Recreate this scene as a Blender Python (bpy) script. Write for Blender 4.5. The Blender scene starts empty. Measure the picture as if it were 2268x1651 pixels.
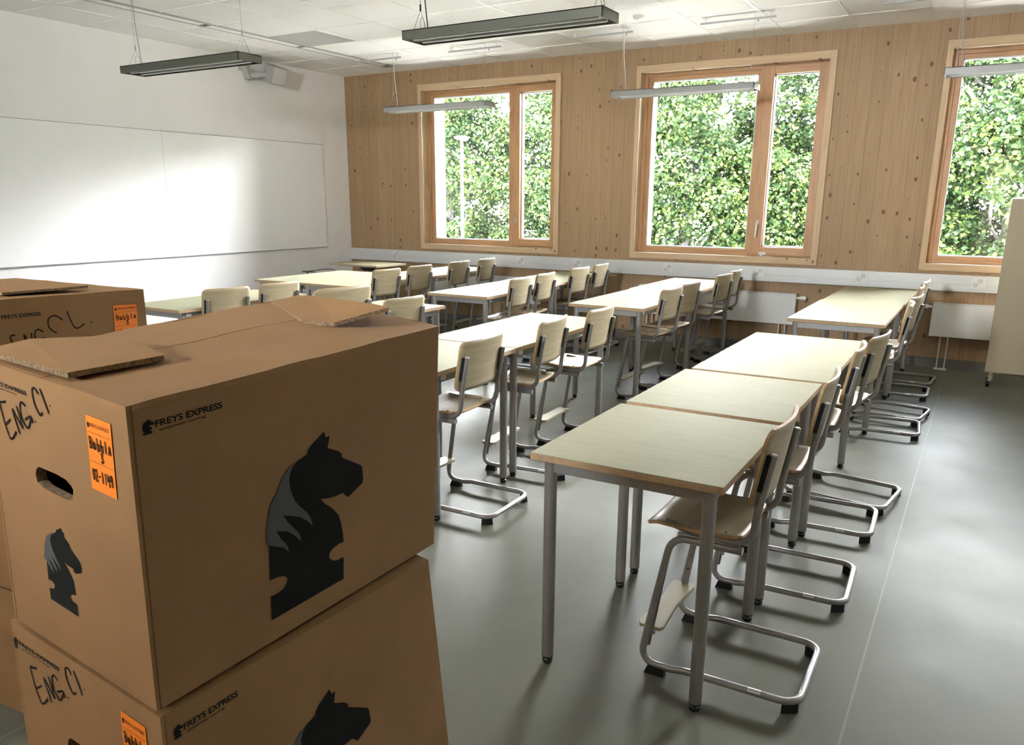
import bpy, bmesh, math, random
import numpy as np
from mathutils import Vector, Matrix

PI = math.pi
scn = bpy.context.scene
COL = scn.collection

# ------------------------------------------------------------------ camera
def cam_axes(yaw, pitch, roll):
    cy, sy, cp, sp = math.cos(yaw), math.sin(yaw), math.cos(pitch), math.sin(pitch)
    fwd = Vector((-sy*cp, cy*cp, -sp)); right = Vector((cy, sy, 0)); up = right.cross(fwd)
    cr, sr = math.cos(roll), math.sin(roll)
    return cr*right + sr*up, -sr*right + cr*up, fwd
_r, _u, _f = cam_axes(0.53295885, 0.25616456, 0.00572417)
cd = bpy.data.cameras.new('camera'); cam = bpy.data.objects.new('camera', cd); COL.objects.link(cam)
cam.matrix_world = Matrix(((_r.x, _u.x, -_f.x, 7.18836), (_r.y, _u.y, -_f.y, -8.00963), (_r.z, _u.z, -_f.z, 1.45088), (0, 0, 0, 1)))
cd.sensor_fit = 'HORIZONTAL'; cd.sensor_width = 36.0
cd.lens = 36.0*1743.976/2268.0
cd.shift_x = -0.00012; cd.shift_y = 75.93/2268.0
cd.clip_start = 0.05; cd.clip_end = 300
scn.camera = cam

# ------------------------------------------------------------------ light
EXPOSURE = 2.34
SKY = 112.0
SUN = 122.0
w = bpy.data.worlds.new('sky'); scn.world = w; w.use_nodes = True
nt = w.node_tree; nt.nodes.clear()
out = nt.nodes.new('ShaderNodeOutputWorld'); bg = nt.nodes.new('ShaderNodeBackground')
bg.inputs['Color'].default_value = (0.93, 0.965, 1.0, 1); bg.inputs['Strength'].default_value = SKY
nt.links.new(bg.outputs[0], out.inputs[0])
tcw = nt.nodes.new('ShaderNodeTexCoord'); sx = nt.nodes.new('ShaderNodeSeparateXYZ'); nt.links.new(tcw.outputs['Generated'], sx.inputs[0])
rw = nt.nodes.new('ShaderNodeValToRGB'); cr = rw.color_ramp                       # hazy summer sky: brightest low down, deeper overhead
cr.elements[0].position = .12; cr.elements[0].color = (1, 1, 1, 1); cr.elements[1].position = .55; cr.elements[1].color = (.065, .075, .09, 1)
nt.links.new(sx.outputs[2], rw.inputs[0])
mw = nt.nodes.new('ShaderNodeMix'); mw.data_type = 'RGBA'; mw.blend_type = 'MULTIPLY'; mw.inputs[0].default_value = 1; mw.inputs[6].default_value = (1.0, 0.98, 1.03, 1)
nt.links.new(rw.outputs[0], mw.inputs[7]); nt.links.new(mw.outputs[2], bg.inputs['Color'])
sl = bpy.data.lights.new('sun', 'SUN'); sl.energy = SUN; sl.angle = math.radians(2.0); sl.color = (1.0, 0.96, 0.90)
so = bpy.data.objects.new('sun', sl); COL.objects.link(so)
so.rotation_euler = Vector((-0.22, 0.42, -0.88)).to_track_quat('-Z', 'Y').to_euler()
scn.view_settings.view_transform = 'Standard'; scn.view_settings.look = 'None'
scn.view_settings.exposure = EXPOSURE; scn.view_settings.gamma = 1; scn.view_settings.use_curve_mapping = False
scn.cycles.max_bounces = 10; scn.cycles.diffuse_bounces = 6; scn.cycles.glossy_bounces = 4
scn.cycles.transparent_max_bounces = 16; scn.cycles.transmission_bounces = 4
scn.cycles.sample_clamp_indirect = 6.0
scn.cycles.caustics_reflective = False; scn.cycles.caustics_refractive = False
scn.cycles.use_denoising = True
for i, (x0, x1) in enumerate(((1.15, 3.05), (3.91, 5.82), (6.69, 8.6))):     # window portals (guide sampling, give no light)
    pl = bpy.data.lights.new('window_portal', 'AREA'); pl.shape = 'RECTANGLE'; pl.size = 1.95; pl.size_y = 1.95
    pl.cycles.is_portal = True
    po = bpy.data.objects.new('window_portal', pl); COL.objects.link(po)
    po.location = ((x0+x1)/2, 0.46, 1.82); po.rotation_euler = (-PI/2, 0, 0)

pl = bpy.data.lights.new('window_portal', 'AREA'); pl.shape = 'RECTANGLE'; pl.size = 1.0; pl.size_y = .7
pl.cycles.is_portal = True
po = bpy.data.objects.new('window_portal', pl); COL.objects.link(po)
po.location = (5.0, -10.47, 2.28); po.rotation_euler = (PI/2, 0, 0)

pl = bpy.data.lights.new('window_portal', 'AREA'); pl.shape = 'RECTANGLE'; pl.size = .6; pl.size_y = 2.2
pl.cycles.is_portal = True
po = bpy.data.objects.new('window_portal', pl); COL.objects.link(po)
po.location = (7.21, -10.48, 1.33); po.rotation_euler = (PI/2, 0, 0)

# ------------------------------------------------------------------ helpers
def tag(o, label=None, cat=None, group=None, kind=None):
    if label: o['label'] = label
    if cat: o['category'] = cat
    if group: o['group'] = group
    if kind: o['kind'] = kind
    return o

def link(name, me, mat, parent=None):
    o = bpy.data.objects.new(name, me); COL.objects.link(o)
    if mat is not None: me.materials.append(mat)
    if parent is not None: o.parent = parent
    return o

def empty(name, loc=(0, 0, 0), rz=0.0):
    o = bpy.data.objects.new(name, None); COL.objects.link(o)
    o.empty_display_size = .1; o.location = loc; o.rotation_euler = (0, 0, rz)
    return o

class MB:
    def __init__(s): s.v = []; s.f = []; s.sm = []
    def add(s, vs, fs, smooth=False):
        b = len(s.v); s.v += [tuple(p) for p in vs]
        s.f += [tuple(b+i for i in f) for f in fs]; s.sm += [smooth]*len(fs); return s
    def box(s, x0, x1, y0, y1, z0, z1):
        vs = [(x0,y0,z0),(x1,y0,z0),(x1,y1,z0),(x0,y1,z0),(x0,y0,z1),(x1,y0,z1),(x1,y1,z1),(x0,y1,z1)]
        return s.add(vs, [(3,2,1,0),(4,5,6,7),(0,1,5,4),(1,2,6,5),(2,3,7,6),(3,0,4,7)])
    def hexa(s, c8):
        # corners: bottom 0-3 ccw, top 4-7 ccw
        return s.add(c8, [(3,2,1,0),(4,5,6,7),(0,1,5,4),(1,2,6,5),(2,3,7,6),(3,0,4,7)])
    def cyl(s, p0, p1, r0, r1=None, n=16, caps=True):
        r1 = r0 if r1 is None else r1
        p0 = Vector(p0); p1 = Vector(p1); d = (p1-p0).normalized()
        a = d.orthogonal().normalized(); b = d.cross(a)
        vs = [p0 + r0*(math.cos(t)*a+math.sin(t)*b) for t in [2*PI*i/n for i in range(n)]]
        vs += [p1 + r1*(math.cos(t)*a+math.sin(t)*b) for t in [2*PI*i/n for i in range(n)]]
        s.add(vs, [(i, (i+1) % n, n+(i+1) % n, n+i) for i in range(n)], True)
        if caps:
            s.add(vs[:n], [tuple(reversed(range(n)))]); s.add(vs[n:], [tuple(range(n))])
        return s
    def tube(s, pts, r, n=12, closed=False, caps=True, flat=1.0):
        P = [Vector(p) for p in pts]; N = len(P); rings = []
        T = []
        for i in range(N):
            if closed: t = P[(i+1) % N]-P[i-1]
            else: t = P[min(i+1, N-1)]-P[max(i-1, 0)]
            T.append(t.normalized())
        a = T[0].orthogonal().normalized()
        vs = []
        for i in range(N):
            a = (a - T[i]*a.dot(T[i])).normalized(); b = T[i].cross(a)
            for k in range(n):
                t = 2*PI*k/n; vs.append(P[i] + r*(math.cos(t)*a+math.sin(t)*b))
        fs = []
        M = N if closed else N-1
        for i in range(M):
            j = (i+1) % N
            for k in range(n): fs.append((i*n+k, i*n+(k+1) % n, j*n+(k+1) % n, j*n+k))
        s.add(vs, fs, True)
        if caps and not closed:
            s.add(vs[:n], [tuple(reversed(range(n)))]); s.add(vs[-n:], [tuple(range(n))])
        return s
    def lathe(s, prof, c=(0, 0, 0), n=20):
        vs = []; fs = []
        for (r, z) in prof:
            for k in range(n):
                t = 2*PI*k/n; vs.append((c[0]+r*math.cos(t), c[1]+r*math.sin(t), c[2]+z))
        for i in range(len(prof)-1):
            for k in range(n): fs.append((i*n+k, i*n+(k+1) % n, (i+1)*n+(k+1) % n, (i+1)*n+k))
        return s.add(vs, fs, True)
    def prism(s, poly, axis, a0, a1):
        # poly: 2D points ccw; axis: 0,1,2 extrude axis
        def mk(p, a):
            q = list(p); q.insert(axis, a); return tuple(q)
        n = len(poly)
        vs = [mk(p, a0) for p in poly]+[mk(p, a1) for p in poly]
        return s.add(vs, [tuple(reversed(range(n))), tuple(range(n, 2*n))]+[(i, (i+1) % n, n+(i+1) % n, n+i) for i in range(n)])
    def mesh(s, name, bevel=0, seg=2):
        me = bpy.data.meshes.new(name); me.from_pydata(s.v, [], s.f)
        me.polygons.foreach_set('use_smooth', s.sm)
        me.update()
        bm = bmesh.new(); bm.from_mesh(me)
        bmesh.ops.recalc_face_normals(bm, faces=bm.faces)
        if bevel:
            es = [e for e in bm.edges if len(e.link_faces) == 2 and e.calc_face_angle(0) > .6 and not e.smooth is False]
            bmesh.ops.bevel(bm, geom=es, offset=bevel, segments=seg, profile=.5, affect='EDGES', clamp_overlap=True)
        bm.to_mesh(me); bm.free()
        return me
    def build(s, name, mat, parent=None, bevel=0, seg=2):
        return link(name, s.mesh(name, bevel, seg), mat, parent)

def fillet(pts, rad, n=5):
    P = [Vector(p) for p in pts]; out = [P[0]]
    for i in range(1, len(P)-1):
        r = rad[i-1] if isinstance(rad, (list, tuple)) else rad
        a = (P[i-1]-P[i]); b = (P[i+1]-P[i]); la, lb = a.length, b.length
        a.normalize(); b.normalize()
        ang = a.angle(b)
        if r <= 0 or ang > PI-.02: out.append(P[i]); continue
        d = min(r/math.tan(ang/2), la*.49, lb*.49); rr = d*math.tan(ang/2)
        bis = (a+b).normalized(); c = P[i]+bis*(rr/math.sin(ang/2))
        s0 = P[i]+a*d-c; s1 = P[i]+b*d-c; tot = s0.angle(s1); ax = s0.cross(s1).normalized()
        for k in range(n+1):
            out.append(c+Matrix.Rotation(tot*k/n, 3, ax) @ s0)
    out.append(P[-1]); return out

# ------------------------------------------------------------------ materials
class NM:
    def __init__(s, name):
        s.m = bpy.data.materials.new(name); s.m.use_nodes = True; s.t = s.m.node_tree
        s.p = s.t.nodes['Principled BSDF']; s.out = s.t.nodes['Material Output']
    def n(s, typ, **kw):
        nd = s.t.nodes.new(typ)
        for k, v in kw.items():
            if k.startswith('i_'):
                nd.inputs[k[2:].replace('_', ' ')].default_value = v
            else: setattr(nd, k, v)
        return nd
    def l(s, a, b): s.t.links.new(a, b)
    def coord(s, kind='Object', scale=(1, 1, 1), rot=(0, 0, 0)):
        tc = s.n('ShaderNodeTexCoord'); mp = s.n('ShaderNodeMapping')
        mp.inputs['Scale'].default_value = scale; mp.inputs['Rotation'].default_value = rot
        s.l(tc.outputs[kind], mp.inputs['Vector']); return mp.outputs[0]
    def noise(s, vec, scale, detail=4, rough=.55):
        nd = s.n('ShaderNodeTexNoise'); nd.inputs['Scale'].default_value = scale
        nd.inputs['Detail'].default_value = detail; nd.inputs['Roughness'].default_value = rough
        if vec is not None: s.l(vec, nd.inputs['Vector'])
        return nd.outputs[0]
    def ramp(s, fac, stops):
        nd = s.n('ShaderNodeValToRGB'); cr = nd.color_ramp
        while len(cr.elements) < len(stops): cr.elements.new(.5)
        for e, (p, c) in zip(cr.elements, stops): e.position = p; e.color = (*c, 1) if len(c) == 3 else c
        s.l(fac, nd.inputs[0]); return nd.outputs[0]
    def math(s, op, a, b=None, clamp=False):
        nd = s.n('ShaderNodeMath', operation=op, use_clamp=clamp)
        for i, x in enumerate((a, b)):
            if x is None: continue
            if isinstance(x, (int, float)): nd.inputs[i].default_value = x
            else: s.l(x, nd.inputs[i])
        return nd.outputs[0]
    def mix(s, fac, a, b, mode='MIX'):
        nd = s.n('ShaderNodeMix', data_type='RGBA', blend_type=mode)
        if isinstance(fac, (int, float)): nd.inputs[0].default_value = fac
        else: s.l(fac, nd.inputs[0])
        for i, x in ((6, a), (7, b)):
            if isinstance(x, tuple): nd.inputs[i].default_value = (*x[:3], 1)
            else: s.l(x, nd.inputs[i])
        return nd.outputs[2]
    def bump(s, h, strength=.2, dist=.002):
        nd = s.n('ShaderNodeBump'); nd.inputs['Strength'].default_value = strength; nd.inputs['Distance'].default_value = dist
        s.l(h, nd.inputs['Height']); s.l(nd.outputs[0], s.p.inputs['Normal'])
    def set(s, color=None, rough=None, metal=None, spec=None, **kw):
        if color is not None:
            if isinstance(color, tuple): s.p.inputs['Base Color'].default_value = (*color, 1)
            else: s.l(color, s.p.inputs['Base Color'])
        if rough is not None:
            if isinstance(rough, (int, float)): s.p.inputs['Roughness'].default_value = rough
            else: s.l(rough, s.p.inputs['Roughness'])
        if metal is not None: s.p.inputs['Metallic'].default_value = metal
        if spec is not None: s.p.inputs['Specular IOR Level'].default_value = spec
        for k, v in kw.items(): s.p.inputs[k].default_value = v
        return s.m

def simple(name, c, rough=.5, metal=0, spec=.5, var=.06, scale=30):
    g = NM(name); v = g.noise(g.coord(), scale, 3)
    a = tuple(x*(1-var) for x in c); b = tuple(min(1, x*(1+var)) for x in c)
    return g.set(g.ramp(v, [(.3, a), (.7, b)]), rough, metal, spec)

def wood(name, dark, light, axis=0, rough=.45, fine=60, spec=.4, stretch=14):
    g = NM(name); sc = [fine, fine, fine]; sc[axis] = fine/stretch
    v = g.noise(g.coord(scale=tuple(x/10 for x in sc)), 10/ (1), 5, .6)
    v2 = g.noise(g.coord(scale=(1.3, 1.3, 1.3)), 2.5, 2)
    c = g.ramp(v, [(.3, dark), (.68, light)])
    c = g.mix(g.math('MULTIPLY', v2, .35), c, tuple(x*.86 for x in light))
    return g.set(c, rough, 0, spec)

M = {}
M['wall'] = simple('white_wall_paint', (.84, .825, .805), .75, var=.015, scale=4)
g = NM('ceiling_tile'); v = g.noise(g.coord(), 260, 2, .7)
M['wallgrey'] = simple('brown_grey_wall_paint', (.26, .22, .17), .8, var=.02, scale=4)
M['ceil'] = g.set(g.ramp(v, [(.35, (.86, .85, .845)), (.65, (.91, .90, .895))]), .9); g.bump(v, .25, .001)
M['grid'] = simple('white_enamel_grid', (.86, .85, .82), .35, var=.01)
M['grille'] = simple('grey_air_grille', (.42, .42, .42), .7, var=.03)
M['slotmetal'] = simple('satin_white_aluminium', (.96, .96, .95), .3, .0, 1.0, var=.01)
M['slotdark'] = simple('dark_slot', (.10, .10, .10), .6)
# pine board wall
def pine(name, boards=True, tint=(1, 1, 1), knot=1.0, axis='z'):
    g = NM(name)
    tc = g.n('ShaderNodeTexCoord'); sp = g.n('ShaderNodeSeparateXYZ'); g.l(tc.outputs['Object'], sp.inputs[0])
    X, Z = (sp.outputs[0], sp.outputs[2]) if axis == 'z' else (sp.outputs[2], sp.outputs[0])
    def vec(x, y, z=None):
        c = g.n('ShaderNodeCombineXYZ'); g.l(x, c.inputs[0]); g.l(y, c.inputs[1])
        if z is not None: g.l(z, c.inputs[2])
        return c.outputs[0]
    T = lambda c: tuple(a*b for a, b in zip(c, tint))
    grain = g.noise(vec(g.math('MULTIPLY', X, 60), g.math('MULTIPLY', Z, 2.2), sp.outputs[1]), 1.0, 5, .6)
    broad = g.noise(vec(g.math('MULTIPLY', X, 9), g.math('MULTIPLY', Z, .5)), 1.0, 3)
    c = g.ramp(grain, [(.30, T((.275, .170, .088))), (.72, T((.395, .262, .148)))])
    c = g.mix(g.math('MULTIPLY', broad, .4), c, T((.43, .30, .18)))
    if boards:
        k = g.math('DIVIDE', X, .1225); fl = g.math('FLOOR', k); fr = g.math('FRACT', k)
        wn = g.n('ShaderNodeTexWhiteNoise', noise_dimensions='1D'); g.l(fl, wn.inputs['W'])
        c = g.mix(g.math('MULTIPLY', wn.outputs[0], .30), c, T((.255, .155, .078)))
        edge = g.math('ABSOLUTE', g.math('SUBTRACT', fr, .5))
        seam = g.math('GREATER_THAN', edge, .481)
        wn2 = g.math('MULTIPLY', seam, g.math('ADD', g.math('MULTIPLY', wn.outputs[0], .8), .15))
        c = g.mix(wn2, c, T((.16, .09, .045)))
    vo = g.n('ShaderNodeTexVoronoi', feature='F1', voronoi_dimensions='2D'); vo.inputs['Scale'].default_value = 1.0
    wob = g.math('MULTIPLY', g.noise(vec(g.math('MULTIPLY', X, 30), g.math('MULTIPLY', Z, 30)), 1.0, 2), .10)
    g.l(vec(g.math('ADD', g.math('MULTIPLY', X, 8.5), wob), g.math('MULTIPLY', Z, 5.6)), vo.inputs['Vector'])
    sc = g.n('ShaderNodeSeparateColor'); g.l(vo.outputs['Color'], sc.inputs[0])
    thr = g.math('MULTIPLY', g.math('POWER', g.math('MAXIMUM', g.math('SUBTRACT', sc.outputs[0], .22), 0.0), 1.7), .21*knot)
    d = g.math('SUBTRACT', thr, vo.outputs['Distance'])
    core = g.math('MULTIPLY', d, 40, clamp=True)
    halo = g.math('MULTIPLY', g.math('ADD', d, .05), g.math('MULTIPLY', g.math('GREATER_THAN', thr, 0.01), 7), clamp=True)
    c = g.mix(g.math('MULTIPLY', halo, .45), c, T((.30, .17, .075)))
    c = g.mix(g.math('MULTIPLY', core, .85), c, T((.12, .055, .022)))
    return g.set(c, .55, 0, .35)
M['pine'] = pine('pine_panelling')
M['trimpine'] = pine('light_pine_trim', False, (1.50, 1.64, 1.82), .8)
M['trimpine_h'] = pine('light_pine_trim_across', False, (1.50, 1.64, 1.82), .8, axis='x')
M['frame'] = wood('oiled_pine_window_frame', (.36, .185, .082), (.50, .285, .14), 2, .4)
M['frame_h'] = wood('oiled_pine_window_rail', (.38, .20, .09), (.54, .32, .16), 0, .4)
M['reveal'] = simple('white_outer_reveal', (.82, .82, .82), .5, var=.01)
M['red'] = simple('red_outer_cladding', (.45, .06, .05), .4)
g = NM('window_glass'); g.t.nodes.remove(g.p)
tr = g.n('ShaderNodeBsdfTransparent'); gl = g.n('ShaderNodeBsdfGlossy'); gl.inputs['Roughness'].default_value = .0
tr.inputs[0].default_value = (.96, .985, .975, 1)
fr = g.n('ShaderNodeFresnel'); fr.inputs[0].default_value = 1.5; mx = g.n('ShaderNodeMixShader')
g.l(fr.outputs[0], mx.inputs[0]); g.l(tr.outputs[0], mx.inputs[1]); g.l(gl.outputs[0], mx.inputs[2]); g.l(mx.outputs[0], g.out.inputs[0])
M['glass'] = g.m
M['glasstint'] = g.m.copy(); M['glasstint'].name = 'tinted_door_glass'
for n_ in M['glasstint'].node_tree.nodes:
    if n_.type == 'BSDF_TRANSPARENT': n_.inputs[0].default_value = (.060, .058, .046, 1)
# floor
g = NM('grey_green_vinyl_floor'); v = g.noise(g.coord(), 3.0, 6, .6); v2 = g.noise(g.coord(), 140, 2)
c = g.ramp(v, [(.3, (.120, .119, .094)), (.7, (.143, .141, .112))])
c = g.mix(g.math('MULTIPLY', v2, .18), c, (.12, .118, .095))
M['floor'] = g.set(c, g.ramp(g.noise(g.coord(), 2.2, 4), [(.3, (.42,)*3), (.7, (.52,)*3)]), 0, .020)
g.bump(g.noise(g.coord(), 90, 3), .06, .001)
M['seam'] = simple('floor_weld', (.17, .17, .135), .5, 0, .03)
M['skirt'] = simple('dark_grey_skirting', (.12, .115, .11), .5)
# furniture
g = NM('birch_laminate_top'); v = g.noise(g.coord(scale=(1.2, 14, 1)), 9, 5, .6); v2 = g.noise(g.coord(), 90, 3)
c = g.ramp(v, [(.3, (.325, .31, .215)), (.7, (.375, .36, .255))]); c = g.mix(g.math('MULTIPLY', v2, .2), c, (.30, .285, .18))
M['top'] = g.set(c, .5, 0, .003)
M['edge'] = wood('brown_wood_edge', (.34, .225, .12), (.46, .32, .185), 1, .5, 90)
g = NM('grey_painted_steel'); v = g.noise(g.coord(), 500, 2)
M['steel'] = g.set(g.ramp(v, [(.3, (.25, .235, .225)), (.7, (.34, .325, .31))]), .34, .55, .5)
M['steelh'] = simple('grey_apron_steel', (.27, .27, .265), .4, .4)
M['black'] = simple('black_plastic', (.012, .012, .013), .25, var=.02)
M['rubber'] = simple('matt_black_rubber', (.010, .010, .010), .7, 0, .25, var=.02)
M['ply'] = wood('birch_plywood', (.31, .25, .150), (.40, .335, .22), 1, .36, 40, .22)
M['plyedge'] = wood('plywood_edge', (.36, .20, .08), (.52, .33, .16), 1, .45, 90)
M['foot'] = wood('light_birch_board', (.30, .265, .165), (.36, .32, .21), 1, .55, 50, .08)
M['chrome'] = simple('polished_steel', (.75, .75, .75), .15, 1.0, var=.01)
M['white'] = simple('white_enamel', (.68, .675, .665), .35, var=.01)
M['board'] = simple('glossy_whiteboard', (.88, .88, .865), .22, 0, .20, var=.008, scale=2)
M['socket'] = simple('light_grey_socket', (.56, .56, .55), .4, var=.01)
M['trunk'] = simple('white_trunking', (.62, .625, .62), .28, .15, .5, var=.01)
M['lamp'] = simple('grey_lamp_housing', (.105, .105, .082), .4, .3, var=.01)
M['lampw'] = simple('light_grey_lamp_housing', (.33, .33, .32), .4, .1, var=.01)
g = NM('louvre_reflector'); v = g.n('ShaderNodeTexWave'); v.inputs['Scale'].default_value = 9; g.l(g.coord(scale=(1, 0, 0)), v.inputs['Vector'])
M['louvre'] = g.set(g.ramp(v.outputs[0], [(.2, (.42, .46, .50)), (.8, (.55, .59, .63))]), .2, .7)
M['railgrey'] = simple('pale_grey_rail', (.36, .36, .355), .4, var=.01)
M['tube'] = simple('unlit_tube', (.85, .87, .88), .2, var=.01)
M['speaker'] = simple('light_grey_speaker', (.40, .395, .38), .5, var=.01)
M['speakergrille'] = simple('speaker_grille_mesh', (.62, .60, .60), .6, var=.08, scale=400)
M['beige'] = simple('beige_board_laminate', (.36, .295, .195), .5, var=.02, scale=300)
M['grey'] = simple('mid_grey_plastic', (.35, .35, .35), .5)
def cardboard(name, base):
    g = NM(name); f = g.coord(); v = g.noise(f, 5, 5, .65); v2 = g.noise(g.coord(scale=(1, 1, 6)), 70, 4, .7); v3 = g.noise(f, 420, 2)
    a = tuple(x*.88 for x in base); b = tuple(x*1.1 for x in base)
    c = g.ramp(v, [(.3, a), (.7, b)]); c = g.mix(g.math('MULTIPLY', v2, .22), c, tuple(x*.78 for x in base))
    c = g.mix(g.math('MULTIPLY', v3, .14), c, tuple(x*1.25 for x in base))
    g.bump(v, .25, .004)
    return g.set(c, .8, 0, .25)
M['card'] = cardboard('brown_cardboard', (.285, .158, .067))
M['cardedge'] = simple('corrugated_edge', (.20, .13, .07), .9, var=.5, scale=220)
M['inshade'] = simple('box_inside_shade', (.10, .065, .035), .9)  # dark tone stands in for the shade inside the box
M['ink'] = simple('black_print', (.009, .009, .008), .8, 0, .15, var=.02)
M['greyink'] = simple('grey_print', (.095, .095, .098), .8, 0, .15, var=.02)
M['pen'] = simple('marker_pen', (.016, .012, .009), .8, 0, .1)
M['orange'] = simple('orange_paper', (.95, .235, .012), .6, var=.02)
M['orangeink'] = simple('brown_print_on_orange', (.25, .05, .01), .6)
M['paper'] = simple('white_sticker_paper', (.78, .77, .75), .5)
# outside
g = NM('lime_leaf')
gi = g.n('ShaderNodeNewGeometry')
c = g.ramp(gi.outputs['Random Per Island'], [(0, (.0016, .0042, .0014)), (.45, (.0048, .0098, .0024)), (.78, (.015, .022, .0045)), (1, (.036, .042, .014))])
shade_nz = g.noise(g.coord(), .9, 3); c = g.mix(g.math('MULTIPLY', g.math('GREATER_THAN', shade_nz, .50), .55), c, (.0022, .0055, .0022))  # noise darkens patches: shaded clumps painted into the leaf colour
g.set(c, .6, 0, .04)
tl = g.n('ShaderNodeBsdfTranslucent'); g.l(c, tl.inputs[0]); mx = g.n('ShaderNodeMixShader'); mx.inputs[0].default_value = .4
g.l(g.p.outputs[0], mx.inputs[1]); g.l(tl.outputs[0], mx.inputs[2]); g.l(mx.outputs[0], g.out.inputs[0])
M['leaf'] = g.m
M['bark'] = simple('grey_bark', (.012, .011, .009), .9, var=.35, scale=12)
M['grass'] = simple('light_gravel_yard', (.50, .48, .43), .9, var=.3, scale=3)
M['lampwhite'] = simple('white_street_lamp', (.06, .06, .062), .4)

# ------------------------------------------------------------------ the room
RX, RY, H = 9.20, -10.20, 2.935
def struct(name, mb, mat, parent=None, **k):
    o = mb.build(name, mat, parent, **k)
    if parent is None: o['kind'] = 'structure'
    return o
struct('floor', MB().box(-.02, RX+.02, RY-.02, .02, -.25, 0), M['floor'])
struct('wall_left', MB().box(-.25, 0, RY-.25, .0, -.25, H+.4), M['wall'])
struct('wall_right', MB().box(RX, RX+.25, RY-.25, .42, -.25, H+.4), M['wall'])
FW = (6.72, 7.70, 0.0, 2.55)      # glazed door in the wall behind the camera
HW = (4.58, 5.42, 2.02, 2.52)      # unseen high window, added to let in fill light
struct('wall_front', MB().box(0, HW[0], RY-.25, RY, -.25, H+.4).box(HW[1], FW[0], RY-.25, RY, -.25, H+.4).box(HW[0], HW[1], RY-.25, RY, -.25, HW[2]).box(HW[0], HW[1], RY-.25, RY, HW[3], H+.4).box(FW[1], RX, RY-.25, RY, -.25, H+.4).box(FW[0], FW[1], RY-.25, RY, -.25, FW[2]).box(FW[0], FW[1], RY-.25, RY, FW[3], H+.4), M['wallgrey'])
WIN = (1.150, 3.915, 6.687)                      # left edge of each window casing
WT = .42
mb = MB(); zs = (.905, 2.735)
xs = [-.25]
for x in WIN: xs += [x+.03, x+1.865]
xs.append(RX)
for i in range(0, len(xs), 2): mb.box(xs[i], xs[i+1], 0, WT, -.25, H+.4)
for x in WIN:
    mb.box(x+.03, x+1.865, 0, WT, -.25, zs[0]); mb.box(x+.03, x+1.865, 0, WT, zs[1], H+.4)
struct('wall_back', mb, M['pine'])
ce = struct('ceiling', MB().box(0, RX, RY, 0, H, H+.3), M['ceil'])
# T-bar grid
gx = [4.17+.6*k for k in range(-6, 14)]; gy = [-.55-.57*k for k in range(0, 18)]
mb = MB()
for x in gx:
    if abs(x-1.02) > .15 and 0 < x < RX: mb.box(x-.008, x+.008, RY, 0, H-.005, H+.001)
for y in gy: mb.box(0, RX, y-.008, y+.008, H-.0045, H+.001)
mb.build('ceiling_grid', M['grid'], ce)
MB().box(1.08, 1.68, -2.25, -1.70, H-.004, H+.002).build('air_grille', M['grille'], ce)
sm = MB().lathe([(0.0, -.028), (.03, -.028), (.045, -.018), (.05, 0)], (4.46, -1.36, H)).build('smoke_detector', M['white'])
tag(sm, 'small round white detector on the ceiling between the lamp rails', 'detector')
# recessed linear slot
sl_ = empty('ceiling_slot', (0, 0, 0)); tag(sl_, 'long satin white slot strip recessed in ceiling tiles parallel to the white wall', 'ceiling strip')
MB().box(.955, .97, -5.3, -.36, H-.012, H).box(1.075, 1.09, -5.3, -.36, H-.012, H).box(.955, 1.09, -.375, -.36, H-.012, H).build('rim', M['railgrey'], sl_)
for a, b in ((-5.3, -4.06), (-4.0, -2.93), (-2.85, -1.78), (-1.69, -.46)):
    MB().box(.965, 1.08, a, b, H-.008, H+.001).build('slot_panel', M['slotmetal'], sl_)
MB().box(.965, 1.08, -5.3, -.365, H-.002, H+.002).build('slot_back', M['slotdark'], sl_)
# skirting, floor welds
struct('baseboard_back', MB().box(0, RX, -.012, 0, 0, .092), M['skirt'])
struct('baseboard_left', MB().box(0, .012, RY, -.012, 0, .092), M['skirt'])
struct('baseboard_right', MB().box(RX-.012, RX, RY, -.012, 0, .092), M['skirt'])
mb = MB()
for x in (1.02, 3.02, 5.02, 7.02, 9.02, 11.02): mb.box(x-.0035, x+.0035, RY, -.012, -.001, .0006)
struct('trim_1', mb, M['seam'])

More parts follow.
